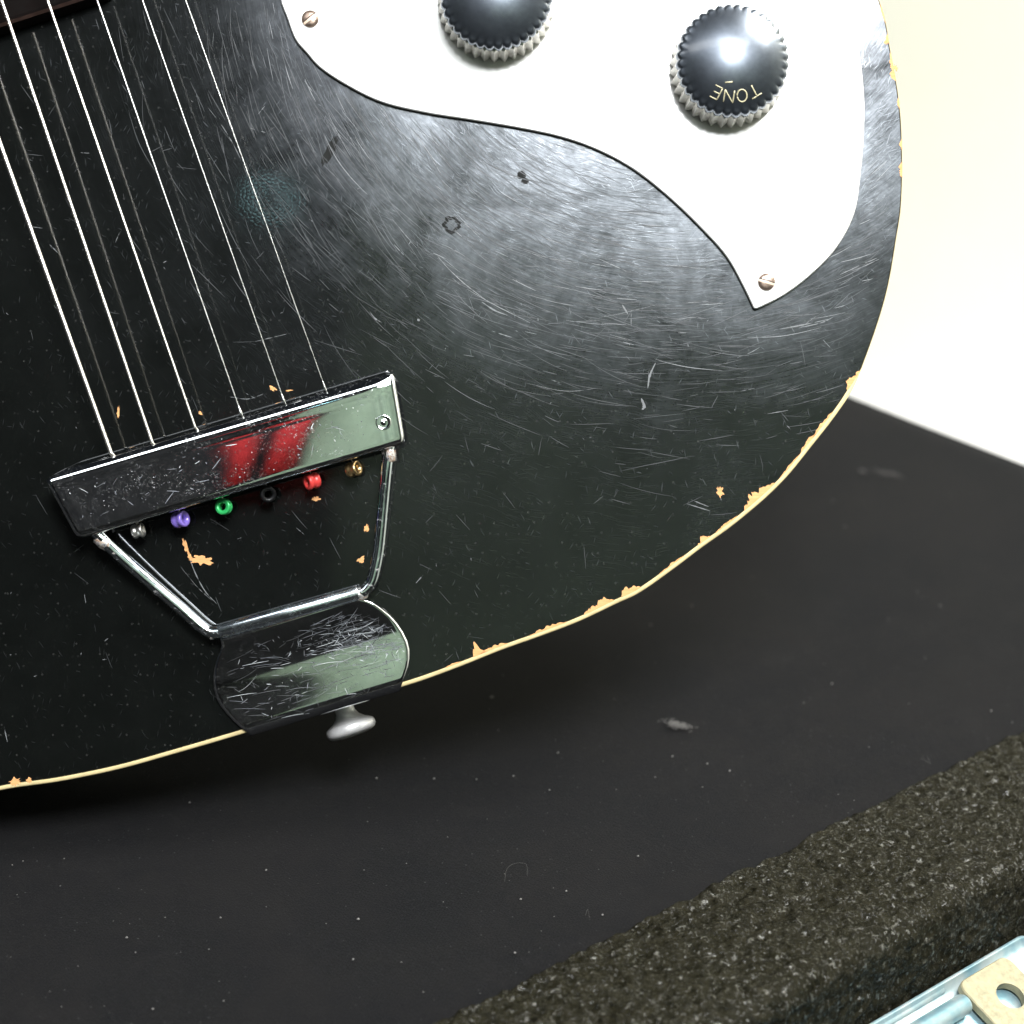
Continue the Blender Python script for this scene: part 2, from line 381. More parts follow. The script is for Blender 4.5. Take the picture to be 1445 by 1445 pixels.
def reflection_drape(name, xa, xb, za, zb, y, mat, **k):
    V = []; F = []; n = max(8, int(abs(xb - xa) / .012)); rows = 5
    for side in (0, 1):
        for j in range(rows):
            for i in range(n + 1):
                x = xa + (xb - xa) * i / n
                V.append((x, y + .012 * math.sin(x * 55 + j * .3) + .004 * math.sin(x * 130) - side * .004, za + (zb - za) * j / (rows - 1)))
    m = n + 1; L = rows * m
    for j in range(rows - 1):
        for i in range(n):
            a = j * m + i; F.append((a, a + 1, a + m + 1, a + m)); F.append((L + a + m, L + a + m + 1, L + a + 1, L + a))
    for i in range(n): F.append((i, L + i, L + i + 1, i + 1))
    return tag(link(name, V, F, mat), **k)
SH = 26
def mx(px, py, off=.05): return mirror_x(px + SH, py, RY + off)
xb = mirror_x(470, 800, RY + .05).x
reflection_drape('reflection_drape', xb - 1.7, xb, .2, 2.3, RY + .05, M_BLK, label='wide black drape added out of view to darken the left of the tailpiece reflection', cat='reflection_drape')  # unseen drape, added to darken what chrome and lacquer mirror
def reflection_panel(p0, p1, pt, pb, **k):  # unseen red panel, added to colour the tailpiece's reflection
    x0, x1 = mx(*p0, .08).x, mx(*p1, .08).x; zt, zb = mx(400, pt, .08).z, mx(400, pb, .08).z
    V = []; n = 10
    for i in range(n + 1):
        x = x0 + (x1 - x0) * i / n; y = RY + .085 + .004 * math.sin(i * 1.3)
        V += [(x, y, zt), (x, y, zb), (x, y - .006, zb), (x, y - .006, zt)]
    F = []
    for i in range(n):
        for j in range(4): F.append((i * 4 + j, i * 4 + (j + 1) % 4, i * 4 + 4 + (j + 1) % 4, i * 4 + 4 + j))
    F += [(3, 2, 1, 0), (n * 4, n * 4 + 1, n * 4 + 2, n * 4 + 3)]
    tag(link('reflection_panel', V, F, M_RED), **k)
reflection_panel((292, 650), (332, 640), 600, 715, label='narrower red panel added out of view to be mirrored in the tailpiece', cat='reflection_panel')
reflection_panel((368, 630), (435, 620), 585, 715, label='wider red panel added out of view to be mirrored in the tailpiece', cat='reflection_panel')
zw = mirror_x(440, 980, RY).z - .32
slab('dark_reflection_slab', Vector((2.2, RY + .03, -.5)), -X, UP, 4.4, .5 + zw, .028, M_BLK, kind='structure')  # unseen dark slab, added so the foot plate mirrors black

# ------------------------------------------------------------------ instrument case the guitar stands on
case = bpy.data.objects.new('instrument_case', None); COL.objects.link(case)
case.matrix_world = Matrix(((E1.x, E2.x, 0, A0.x), (E1.y, E2.y, 0, A0.y), (0, 0, 1, TZ), (0, 0, 0, 1)))
tag(case, 'black instrument case with plush lining, rough vinyl rim and zinc latch, under the guitar', 'instrument case')
def ctz(s, t, z): return Vector((s, t, z - TZ))          # case frame, z measured from the lining
TMAX = 0.62; SMIN = -0.55
V = []; F = []; ns, nt = 90, 60
for i in range(ns + 1):
    for j in range(nt + 1):
        s = SMIN + (SFAR - SMIN) * i / ns; t = TMAX * j / nt
        z = .0012 * noise.noise(Vector((s * 9, t * 9, 3)))
        z -= .010 * max(0, 1 - (SFAR - s) / .010) ** 2 * .5
        V.append(ctz(s, t, z))
for i in range(ns):
    for j in range(nt):
        a = i * (nt + 1) + j; F.append((a, a + nt + 1, a + nt + 2, a + 1))
link('plush_lining', V, F, M_CLOTH, case)
V = []; F = []                                           # box under the lining
for z in (-.012, TZ + .002):
    for (s, t) in ((SMIN, -.035), (SFAR - .002, -.035), (SFAR - .002, TMAX), (SMIN, TMAX)): V.append(ctz(s, t, z))
F = [(0, 1, 2, 3), (7, 6, 5, 4), (0, 4, 5, 1), (1, 5, 6, 2), (2, 6, 7, 3), (3, 7, 4, 0)]
link('shell', V, F, M_TOLEX, case, False)
# vinyl rim: fold over the lining's edge, flat top, rounded nose, front wall
RW = 0.040; RR = 0.005
prof = [(.0010, -.0015), (.0013, .0004), (.0006, .0014)]
nn = 62
for i in range(nn + 1): prof.append((0 - (RW - RR) * i / nn, .0018))
for i in range(1, 13):
    th = math.pi / 2 * i / 12; prof.append((-(RW - RR) - RR * math.sin(th), .0018 - RR * (1 - math.cos(th))))
for i in range(1, 40): prof.append((-RW, .0018 - RR - i * .0007))
prof.append((-RW, TZ + .03)); prof.append((-RW, TZ + .001))
V = []; F = []; s = -.20; SS = [SMIN]
while s < SFAR: SS.append(s); s += .00055 if s > -.06 and s < .30 else .003
SS.append(SFAR)
np_ = len(prof)
for s in SS:
    for j, (t, z) in enumerate(prof):
        q = Vector((s, t, z))
        nrm = Vector((0, -1, 0)) if t <= -RW + 1e-5 else (Vector((0, -.7, .7)) if t < -(RW - RR) else Vector((0, 0, 1)))
        k = 1 if t > -(RW - RR) else .8
        a1 = noise.noise(q * 190); a2 = noise.noise(Vector((s * 430, t * 520, z * 500))); a3 = noise.noise(q * 900)
        r = (1 - abs(a1) * 2.2) * .00060 + a2 * .00075 + a3 * .00022
        e = Vector((0, 0, 0))
        if j < 4: e = Vector((0, (.0010 * noise.noise(Vector((s * 60, 5, 1))) + .0009 * noise.noise(Vector((s * 200, 2, 1)))) , 0))
        elif j < 9: e = Vector((0, .0006 * noise.noise(Vector((s * 60, 5, 1))) * (9 - j) / 5, 0))
        V.append(ctz(*(q + nrm * r * k + e)))
for i in range(len(SS) - 1):
    for j in range(np_ - 1):
        a = i * np_ + j; F.append((a + 1, a + np_ + 1, a + np_, a))
link('vinyl_rim', V, F, M_TOLEX, case)

# latch: an opened hasp of zinc sheet standing out from the front, 20 degrees below level
latch = bpy.data.objects.new('latch', None); COL.objects.link(latch); latch.parent = case
LT = (-E2 * math.cos(R(20)) - UP * math.sin(R(20))).normalized(); LN = E1.cross(-LT).normalized()
if LN.z < 0: LN = -LN
LO = unproj(1330, 1384, case_pt(0, -RW - .0012, 0), E2)
def LP(px, py, h=0.0):
    q = unproj(px, py, LO + LN * h, LN) - LO; return Vector((q.dot(E1), q.dot(LT)))
CI = case.matrix_world.inverted()
def lp(s_, v_, h): return CI @ (LO + E1 * s_ + LT * v_ + LN * h)
def rounded(s0, s1, z0, z1, r, n=6):
    out = []
    for cx, cz, a0 in ((s1 - r, z1 - r, 0), (s0 + r, z1 - r, 90), (s0 + r, z0 + r, 180), (s1 - r, z0 + r, 270)):
        for i in range(n + 1):
            th = R(a0 + 90 * i / n); out.append(Vector((cx + r * math.cos(th), cz + r * math.sin(th))))
    res = []
    for i, p in enumerate(out):
        q = out[(i + 1) % len(out)]; k = max(1, min(14, int((q - p).length / .0012)))
        res += [p.lerp(q, j / k) for j in range(k)]
    return res
def ring(poly, h): return [lp(p.x, p.y, h) for p in poly]
cr = LP(1449, 1322).x + .0010
o1 = rounded(-.075, cr, 0, .034, .0035, 8)
V_, F_ = loops([ring(offset(o1, .0004), -.0022), ring(o1, -.0010), ring(o1, 0), ring(offset(o1, .0003), .0003), ring(offset(o1, .0008), .0003), ring(offset(o1, .0012), -.0002),
                ring(offset(o1, .0020), -.0012), ring(offset(o1, .0034), -.0016)])
auto(link('backplate', V_, F_, M_ZINC, latch), 50)
ja = LP(1337, 1399, -.0004)
V_, F_ = loops([ring(rounded(-.07, ja.x, ja.y - .0022, ja.y - .0002, .0005, 2), h) for h in (-.0015, -.0006)])
link('stop_strip', V_, F_, M_ZINC, latch)
bt = LP(1356, 1412, .0012)
V_, F_ = lathe([(-.075, .0026), (-.0006, .0026), (0, .0023), (.0001, .0012)], lp(bt.x + .0005, bt.y + .0010, .0010), CI.to_3x3() @ E1, 28)
auto(link('hinge_barrel', V_, F_, M_ZINC, latch), 50)
c1 = LP(1353, 1393, .0018); c2 = LP(1408, 1352, .0018)
hc = LP(1426, 1405, .0018); tw_ = (hc.y - c2.y)
tg = rounded(c1.x + .0004, c2.x + .0030, c2.y + .0002, hc.y + tw_ * 1.0, .0026, 5)
hr = .0036
hole = []
for p in tg:
    d = (p - hc).normalized(); hole.append(hc + d * hr)
V_, F_ = loops([ring(tg, -.0004), ring(tg, .0015), ring(offset(tg, .0003), .0018), ring(hole, .0018), ring(hole, -.0004)], False, False)
auto(link('latch_tongue', V_, F_, M_YZ, latch), 40)
V_, F_ = lathe([(-.001, .0040), (0, .0040), (.0004, .0034)], lp(hc.x, hc.y, -.0014), CI.to_3x3() @ LN, 28)
auto(link('rivet', V_, F_, M_ZINC, latch), 50)

# ------------------------------------------------------------------ electric guitar
AXD = Vector((.31, .95)).normalized(); NN = Vector((.95, -.31)).normalized()   # in photo pixels (y down)
PA = Vector((450, 1000))
meas = [(1241, 0), (1257.5, 73), (1269.6, 145), (1273.5, 208), (1272, 291), (1265, 339), (1254.5, 400), (1245, 437), (1227, 491), (1204.5, 547), (1180, 585),
        (1145, 630), (1111, 672), (1081, 702), (1032, 743), (990, 773), (949, 804), (900, 838), (872, 851), (817, 877), (762, 898), (706, 918),
        (651, 940), (581.5, 965), (460, 1003), (347.5, 1034), (249, 1063), (166, 1086), (83, 1103), (0, 1115.5)]
def toUV(p): q = Vector(p) - PA; return Vector((q.dot(NN), -q.dot(AXD)))
right = [toUV(p) for p in meas if toUV(p).x > 20]
left = [toUV(p) for p in meas if toUV(p).x < -20]
top = [(955, 1290), (850, 1440), (760, 1560), (700, 1700), (705, 1850), (770, 2020), (800, 2180), (740, 2330), (560, 2420), (330, 2440), (165, 2420)]
uv = [Vector(p) for p in reversed(top)] + right + [Vector((0, -1))] + left
mir = [Vector((-p.x, p.y)) for p in reversed(right) if p.x > -left[-1].x + 60]
uv += mir + [Vector((-p[0], p[1])) for p in top]
def fromUV(p): q = PA + NN * p.x - AXD * p.y; return Vector((q.x, q.y))
body_px = [fromUV(p) for p in uv]
OUT = ccw([G2(p.x, p.y) for p in crom(body_px, 8, True)])
GM = Matrix(((AX_R.x, AX_U.x, -AX_F.x, 0), (AX_R.y, AX_U.y, -AX_F.y, 0), (AX_R.z, AX_U.z, -AX_F.z, 0), (0, 0, 0, 1)))
ORG = CAM + AX_F * D                                     # middle of the face
low = min(OUT, key=lambda p: p.y)
BASE = v3(low, -.045)                                    # where the rim touches the lining
guitar = bpy.data.objects.new('electric_guitar', None); COL.objects.link(guitar)
guitar.matrix_world = Matrix.Translation(ORG + GM.to_3x3() @ BASE) @ GM
tag(guitar, 'worn black electric guitar with white pickguard and chrome trapeze tailpiece', 'electric guitar')
def gpart(name, V, F, mat, smooth=True, fm=None, parent=None):
    o = link(name, V, F, mat, parent or guitar, smooth, fm)
    if parent is None: o.location = -BASE
    return o
BW = 6.0 * KP
def offv(poly, ds):
    N = len(poly); out = []
    for i in range(N):
        t = (poly[(i + 1) % N] - poly[i - 1]).normalized(); out.append(Vector((poly[i].x - t.y * ds[i], poly[i].y + t.x * ds[i])))
    return out
def bwid(p):      # the lacquer runs almost over the binding up the treble side
    y = 722.5 - p.y / KP; return BW if p.x < .06 else BW * (.16 + .84 * min(1, max(0, (y - 520) / 34)))
BWS = [bwid(p) for p in OUT]
inn = offv(OUT, BWS)
N = len(OUT)
# body: face inside the binding, then the black sides and back
V1, F1 = loops([[v3(p, -.0019) for p in inn], [v3(p, -.0002) for p in inn], [v3(p, .00003) for p in offv(OUT, [b + .00025 for b in BWS])]], False, True)
V2, F2_ = loops([[v3(p, -.0022) for p in offset(OUT, .0010)], [v3(p, -.0022) for p in offset(OUT, .0001)], [v3(p, -.040) for p in offset(OUT, .0001)],
                 [v3(p, -.0435) for p in offset(OUT, .0012)], [v3(p, -.045) for p in offset(OUT, .004)]][::-1], True, False)
V_, F_ = join((V1, F1), (V2, F2_))
auto(gpart('body', V_, F_, M_LAC), 25)
V_, F_ = loops([[v3(p, -.0020) for p in inn], [v3(p, -.00006) for p in inn], [v3(p, 0) for p in offv(OUT, [b - .00004 for b in BWS])],
                [v3(p, 0) for p in offv(OUT, [min(.0003, b * .6) for b in BWS])], [v3(p, -.0003) for p in OUT], [v3(p, -.0020) for p in OUT]], False, False)
F_ += [tuple((5 * N + j, 5 * N + (j + 1) % N, (j + 1) % N, j)) for j in range(N)]
auto(gpart('binding', V_, F_, M_BIND), 50)

# pickguard
gl = [(430, -170), (405, -80), (396, -20), (396, 0), (405, 25), (417, 56), (433, 75), (450, 94), (487, 119), (537, 143.6), (600, 159), (673, 170.5), (745, 183), (794, 194),
      (842, 211), (891, 237), (939, 274), (987.6, 320), (1026, 363), (1050.6, 407), (1062, 431)]
gr = [(1069, 435.5), (1104, 418), (1143, 389), (1181, 349), (1206, 300), (1215, 242), (1219, 194), (1220, 145), (1216, 97), (1208, 48), (1195, 0), (1170, -90), (1120, -170)]
H_G = .0016
poly = crom(gl, 6)[:-1] + [Vector((1063.2, 434)), Vector((1065.5, 435.8))] + crom(gr, 6)
poly = ccw([G2(p[0], p[1], H_G) for p in poly]); poly_guard = poly
rings = [[v3(p, .00008) for p in poly], [v3(p, H_G - .0004) for p in poly], [v3(p, H_G) for p in offset(poly, .0003)]]
V_, F_ = loops(rings)
nP = len(poly); fm = [1] * nP + [0] * nP + [1, 0]
auto(gpart('pickguard', V_, F_, [M_GUARD, M_GEDGE], True, fm), 40)

# screws
def screw(px, py, ang, rpx):
    h = H_G; c = G(px, py, h + .0006); r = rpx * KP
    pr = [(0.0, r), (.0003, r), (.0005, r * .9), (.0007, r * .6), (.00076, r * .05)]
    V_, F_ = lathe(pr, v3(c, h + .00005), (0, 0, 1), 28)
    sc = gpart('screw', V_, F_, M_SCREW)
    d = Vector((math.cos(ang), math.sin(ang), 0)); n = Vector((-d.y, d.x, 0)); V = []
    m = 8                                                # slot in colour only: bright lit floor, dark strip for its shaded side
    V = []; F = []
    for i in range(m + 1):
        u = -1 + 2 * i / m; zz = h + .00092 - .00040 * u ** 2
        for q in (-.20, .08): V.append(v3(c, 0) + d * r * .97 * u + n * r * q + Vector((0, 0, zz)))
        V.append(v3(c, 0) + d * r * .97 * u + n * r * .24 + Vector((0, 0, zz - .00005)))
    for i in range(m):
        a = i * 3; F += [(a, a + 3, a + 4, a + 1), (a + 1, a + 4, a + 5, a + 2)]
    fm = [0, 1] * m
    gpart('slot', V, F, [M_SLOT, M_GEDGE], False, fm, parent=sc)
screw(437.5, 26, R(38), 12); screw(1082, 397.5, R(-17), 12)

# knobs
def knob(px, py, letters, rot):
    hT = .0165; h0 = H_G + .0004
    top = G(px, py, hT - .003); cen = Vector((top.x, top.y, 0)); r = 79 * KP * (D - hT + .002) / D; NL = 36; SEG = NL * 10
    e = bpy.data.objects.new('control_knob', None); COL.objects.link(e); e.parent = guitar; e.location = cen + Vector((0, 0, h0)) - BASE
    off = -(cen + Vector((0, 0, h0)))
    lobe = lambda x, rr, th: 1 + (.060 * abs(math.cos(NL * th / 2 + rot)) ** .6 - .042) * min(1, max(0, (rr / r - .885) / .07))
    pr = [(hT - .0062, r * .97), (hT - .0050, r), (hT - .0040, r * 1.0), (hT - .0033, r * .99), (hT - .0029, r * .97), (hT - .0026, r * .945), (hT - .00243, r * .915)]
    dome = []
    for i in range(0, 12):
        a = i / 11 * math.pi / 2; rr = r * .88 * math.cos(a); dome.append((hT - .0022 + .0030 * math.sin(a) ** 1.0, max(rr, r * .01)))
    # gentler dome: spherical cap
    dome = []
    for i in range(14):
        rr = r * .88 * (1 - i / 13.2); dome.append((hT - .0022 + .0032 * (1 - (rr / (r * .88)) ** 2), rr))
    V_, F_ = lathe(pr + dome, cen + off, (0, 0, 1), SEG, False, lobe)
    cap = link('knob_cap', V_, F_, M_KCAP, e); auto(cap, 60)
    tri = lambda x, rr, th: 1 + .085 * (abs(((NL * th / (2 * math.pi) + rot) % 1) * 2 - 1) - .75)
    pr = [(h0, r * .90), (h0, r * 1.045), (h0 + .0009, r * 1.055), (hT - .0060, r * 1.0), (hT - .0058, r * .9)]
    V_, F_ = lathe(pr, cen + off, (0, 0, 1), SEG, False, tri)
    sk = link('knob_skirt', V_, F_, M_KSKIRT, e); auto(sk, 30)
    if letters:
        def onto(dx, dy):        # dx right, dy up in cap radii -> point on the dome
            rr = math.hypot(dx, dy) / .88
            return cen + off + Vector((dx * r, dy * r, hT - .0022 + .0032 * (1 - rr * rr) + .00002))
        strokes = {'T': [[(-.5, 1), (.5, 1)], [(0, 1), (0, 0)]], 'N': [[(-.42, 0), (-.42, 1)], [(-.42, 1), (.42, 0)], [(.42, 0), (.42, 1)]],
                   'E': [[(-.35, 0), (-.35, 1)], [(-.35, 1), (.35, 1)], [(-.35, .5), (.22, .5)], [(-.35, 0), (.35, 0)]],
                   'O': [[(.44 * math.cos(a * math.pi / 8), .5 + .5 * math.sin(a * math.pi / 8)) for a in range(17)]]}
        for ch, thd in (('T', -58), ('O', -77.5), ('N', -97), ('E', -117)):
            ph = R(thd); o_ = Vector((math.cos(ph), math.sin(ph))); rt = Vector((o_.y, -o_.x)) * 1.0
            if rt.x > 0: rt = -rt
            parts = []
            for st in strokes[ch]:
                P = []
                for (x, y) in st: 
                    q = o_ * (.585 + .205 * y) + rt * (.20 * x); P.append(onto(q.x, q.y))
                if len(P) == 2: P = [P[0].lerp(P[1], k / 4) for k in range(5)]
                parts.append(tube(P, .00017, 6))
            V_, F_ = join(*parts); link('letter', V_, F_, M_GOLD, e)
        V_, F_ = tube([onto(-.16, -.455), onto(-.11, -.45), onto(-.03, -.445)], .00020, 6); link('index_mark', V_, F_, M_GOLD, e)
    return e
knob(1034, 84.5, True, .2); knob(700, -10.5, False, .7)

# bridge (its lower edge shows at the top left)
def flat(px, py): return G2(px, py, .007)
q = ccw([flat(-170, 92), flat(150, -12), flat(120, -110), flat(-200, -6)])
V_, F_ = loops([[v3(p, .00004) for p in offset(q, -.0002)], [v3(p, .006) for p in q], [v3(p, .0070) for p in offset(q, .0006)], [v3(p, .0072) for p in offset(q, .0012)]])
br = gpart('bridge_base', V_, F_, [M_BRIDGE, M_BEDGE], False, [0] * 4 + [1] * 4 + [0] * 4 + [0, 0])
sd0, sd1 = G(-190, 25, .0155), G(150, -85, .0155)
V_, F_ = tube([sd0.lerp(sd1, i / 10) for i in range(11)], .0012, 10); gpart('saddle', V_, F_, M_SATIN)
for sd in (sd0, sd1): V_, F_ = tube([v3(sd, .0073), v3(sd, .0165)], .003, 14); gpart('bridge_post', V_, F_, M_SATIN)

# tailpiece
tp = bpy.data.objects.new('tailpiece', None); COL.objects.link(tp); tp.parent = guitar; tp.location = -BASE
L0, R0 = G(64, 676, .0106), G(556, 531, .0106)
Lb, Rb = G(109, 760, .0106), G(571.5, 624, .0106)
uu = (R0 - L0).normalized(); dn = Vector((uu.y, -uu.x, 0))
if dn.y > 0: dn = -dn
wid = (Lb - L0).dot(dn)
profp = [(-.0024, .0040), (-.0024, .0058), (-.0021, .0074), (-.0017, .0085), (-.0012, .0094), (-.0005, .0101), (.0003, .01055), (.0012, .0108), (.0020, .01085), (.0028, .01075)]
for i in range(1, 13): profp.append((.0028 + (wid - .0034) * i / 12, .01078 - .00010 * i / 12))
profp += [(wid - .0001, .0104), (wid + .0002, .0098), (wid + .0002, .0090)]
V = []; F = []; nc = 70; npf = len(profp)
lsl = ((Lb - L0).dot(uu)) / wid; rsl = ((Rb - R0).dot(uu)) / ((Rb - R0).dot(dn)); widR = (Rb - R0).dot(dn)
for i in range(nc + 1):
    u = i / nc
    for j, (a, z) in enumerate(profp):
        aa = a * (1 + (widR / wid - 1) * u) if a > 0 else a
        la = max(a, 0)
        if a < 0:      # flange is cut back at its ends
            f = (-a) / .0024 * .010; s0, s1 = f, -f * .15
        else: s0, s1 = lsl * la, rsl * la
        rc = max(0, (a - (wid - .0012)) / .0012)
        s0 += .0010 * rc * rc; s1 -= .0007 * rc * rc
        p0 = L0 + uu * s0; p1 = R0 + uu * s1
        p = p0.lerp(p1, u) + dn * aa
        zz = z - .00015 * (2 * u - 1) ** 2 + .00003 * math.sin(u * 9 + a * 200)
        zz -= .0007 * max(0, (u - .93) / .07) ** 2 * (1 if a > 0 else 0)
        zz -= .00015 * max(0, (.07 - u) / .07) ** 2 * max(0, a / wid)
        V.append(Vector((p.x, p.y, zz)))
for i in range(nc):
    for j in range(npf - 1):
        a = i * npf + j; F.append((a, a + 1, a + npf + 1, a + npf))
pl = link('anchor_plate', V, F, M_CHROME, tp)
sm = pl.modifiers.new('thickness', 'SOLIDIFY'); sm.thickness = .0007; sm.offset = -1
pc = G(541, 596, .0106); pc.z = .01045
V_, F_ = lathe([(0, .0019), (.00022, .00185), (.00026, .0016), (.00012, .0013), (.0001, .0008), (.0003, .0005), (.00036, .0001)], pc - Vector((0, 0, .00005)), (0.02, 0, 1), 30)
link('rivet', V_, F_, M_CHROME, tp)
# trapeze rods
def rod(pts, r):
    P = crom([G(*p) for p in pts], 8); V_, F_ = tube(P, r, 16); o = link('rod', V_, F_, M_ROD, tp); return o
rod([(130, 745, .0076), (148, 764, .0074), (165, 780, .0068), (215, 824, .0052), (258, 861, .0042), (284, 884, .0040), (297, 892, .0040), (312, 892, .0040)], .00155)
rod([(551, 622, .0072), (547, 652, .0070), (541, 715, .0056), (535, 775, .0045), (530, 802, .0042), (524, 822, .0040), (514, 834, .0040), (500, 838, .0040)], .00150)
def weld(px, py, h, r, st, ax):
    V_, F_ = lathe([(-1.3 * r, r * .5), (-r, r * .95), (0, r * 1.05), (r, r * .9), (1.4 * r, r * .45)], G(px, py, h), ax, 18)
    V_ = [v + Vector((noise.noise(v * 900), noise.noise(v * 900 + Vector((9, 1, 1))), noise.noise(v * 900 + Vector((1, 9, 4))))) * r * .30 for v in V_]
    link('weld', V_, F_, M_WELD, tp)
weld(147, 765, .0072, .0017, 1, (.7, -.7, 0)); weld(549, 640, .0070, .0017, 1, (.1, -1, 0)); weld(508, 838, .0040, .00150, 1, (.9, .3, 0)); weld(303, 893, .0038, .00130, 1, (.9, .3, 0))
# hinge sleeve
s0, s1 = G(309, 891, .0040), G(506, 836, .0040)
V_, F_ = lathe([(0, .0012), (0, .00172), (.0002, .00188), ((s1 - s0).length - .0002, .00188), ((s1 - s0).length, .00172), ((s1 - s0).length, .0012)], s0, s1 - s0, 32)
auto(link('hinge_sleeve', V_, F_, M_SLEEVE, tp), 60)
# foot plate wrapping over the rim
rows = [(862, 311, 508, .0042), (868, 312, 511, .0040), (873, 313, 520, .0037), (880, 311, 529, .0033), (889, 306.5, 538, .00285), (902, 302.5, 550, .0020), (916, 301, 560, .00145), (930, 302, 568, .00112), (945, 305.5, 574.5, .00100),
        (958, 311.5, 577.5, .00097), (971, 320, 577.5, .00096), (982, 328, 575.5, .00095), (992, 336, 572, .00094), (999, 342, 569, .00090), (1004, 347, 567, .0006), (1008, 349.5, 566, -.0004), (1011, 351, 566, -.0014), (1013, 352, 566, -.0028)]
V = []; F = []; m = 40
for (wv, xl, xr, h) in rows:
    for i in range(m + 1):
        u = i / m; x = xl + (xr - xl) * u; y = wv - .302 * (x - 440)
        hh = h + .00010 * (1 - (2 * u - 1) ** 2) * (1 if h > 0 else .3)
        V.append(G(x, y, hh))
dnv = Vector((0, 0, -1))
for k in (1, 2, 3):
    for i in range(m + 1): V.append(V[len(rows) * (m + 1) - (m + 1) + i] + dnv * .007 * k)
for r_ in range(len(rows) + 2):
    for i in range(m):
        a = r_ * (m + 1) + i; F.append((a, a + m + 1, a + m + 2, a + 1))
fp = link('foot_plate', V, F, M_FOOT, tp)
sm = fp.modifiers.new('thickness', 'SOLIDIFY'); sm.thickness = .0006; sm.offset = -1

# strap button
ax3 = Vector((AXD.x, -AXD.y, 0)).normalized()
ax3 = (ax3 + Vector((.02, 0, .10))).normalized()
b0 = G(481, 985, -.018)
pr = [(0, .0026), (.0020, .0024), (.0038, .0025), (.0050, .0031), (.0060, .0043), (.0066, .0055), (.0070, .0061), (.0076, .0064), (.0085, .0064), (.0092, .0060), (.0097, .0049), (.0100, .0030), (.0101, .0004)]
V_, F_ = lathe(pr, b0, ax3, 48); V_, F_ = V_, F_
gpart('strap_button', V_, F_, M_BUTTON)

# strings with their coloured ball ends
def bend_pts(a, b, tail): return a, b, tail
strs = [((0, 202), (157, 640), .68, True, 'thickest wound string, nearest the left edge'), ((2, 0), (215, 625), .54, True, None), ((67, 0), (275.5, 603), .43, True, None),
        ((137, 0), (341, 586), .29, True, None), ((201, 0), (402, 569), .225, False, None), ((262, 0), (460, 551), .19, False, 'thinnest plain string, nearest the pickguard')]
balls = [((197, 758), (.95, .22, .15)), ((256.5, 742), (.82, .15, .55)), ((318, 724), (-.28, .05, .95)), ((380, 709), (.25, -.2, .95)), ((442.5, 688), (-.80, -.22, .55)), ((501, 671), (.84, .22, .5))]
names = ['silver', 'purple', 'green', 'black', 'red', 'brass']
for k, ((a, b, rmm, wound, lab), (bc, bax)) in enumerate(zip(strs, balls)):
    hb, ht = .0100, .0158
    pb = G(b[0], b[1], hb)
    f = (b[1] + 80) / (b[1] - a[1]); ax_, ay_ = b[0] + (a[0] - b[0]) * f, b[1] + (a[1] - b[1]) * f
    pt = G(ax_, ay_, ht)
    rr = rmm * .001 * ((.82, .78, .74, .66, .62, .58)[k]); path = []; rad = []
    Ln = (pb - pt).length
    if wound:
        pitch = max(.00032, rr * .55); n = int(Ln / pitch * 2)
        for i in range(n + 1): path.append(pt.lerp(pb, i / n)); rad.append(rr * (1.0 if i % 2 else .86))
    else:
        n = 60
        for i in range(n + 1):
            path.append(pt.lerp(pb, i / n)); dd = Ln * (1 - i / n)
            rad.append(rr if dd > .0030 else rr * 1.0)
    if k > 2: 
        tw = [pt.lerp(pb, 1 - .0026 / Ln * (8 - i) / 8) for i in range(9)]
        twist = tube(tw, [rr * (1 + .22 * i) if i < 7 else rr * 2.1 for i in range(9)], 10)
    d = (pb - pt).normalized()
    for i in range(1, 5): path.append(pb + d * .0004 * i - Vector((0, 0, .00018 * i * i)) + uu * (.00012 * i)); rad.append(rr * .9)
    V_, F_ = tube(path, rad, 10)
    if k > 2: V_, F_ = join((V_, F_), twist)
    # hidden run under the plate to the ball
    bp_ = G(bc[0] - 2, bc[1] - 9 - (3 if k == 3 else 0), .0050)
    V2, F2__ = tube([path[-1] - Vector((0, 0, .0010)), bp_ + Vector((-.001, .0035, -.0008)), bp_ + Vector((0, .0008, -.0005))], rr * .6, 6)
    V_, F_ = join((V_, F_), (V2, F2__))
    so = gpart('string', V_, F_, M_WOUND if k < 3 else M_PLAIN)
    if lab: so['label'] = lab
    pr = [(-.0018, .0010), (-.0018, .00180), (-.0015, .00200), (-.0008, .00202), (-.0004, .00182), (.0, .00172), (.0004, .00182), (.0008, .00202), (.0015, .00205), (.0018, .00180), (.0018, .0010)]
    sc = .92 if k == 5 else .96
    if k == 0: sc = .85
    V_, F_ = lathe([(x * (.62 if k in (2, 3) else .9) * sc, y * sc) for x, y in pr], bp_, bax, 28, True)
    bo = link('ball_end', V_, F_, BALLM[k], so); bo['label'] = names[k] + ' ball end of the string'

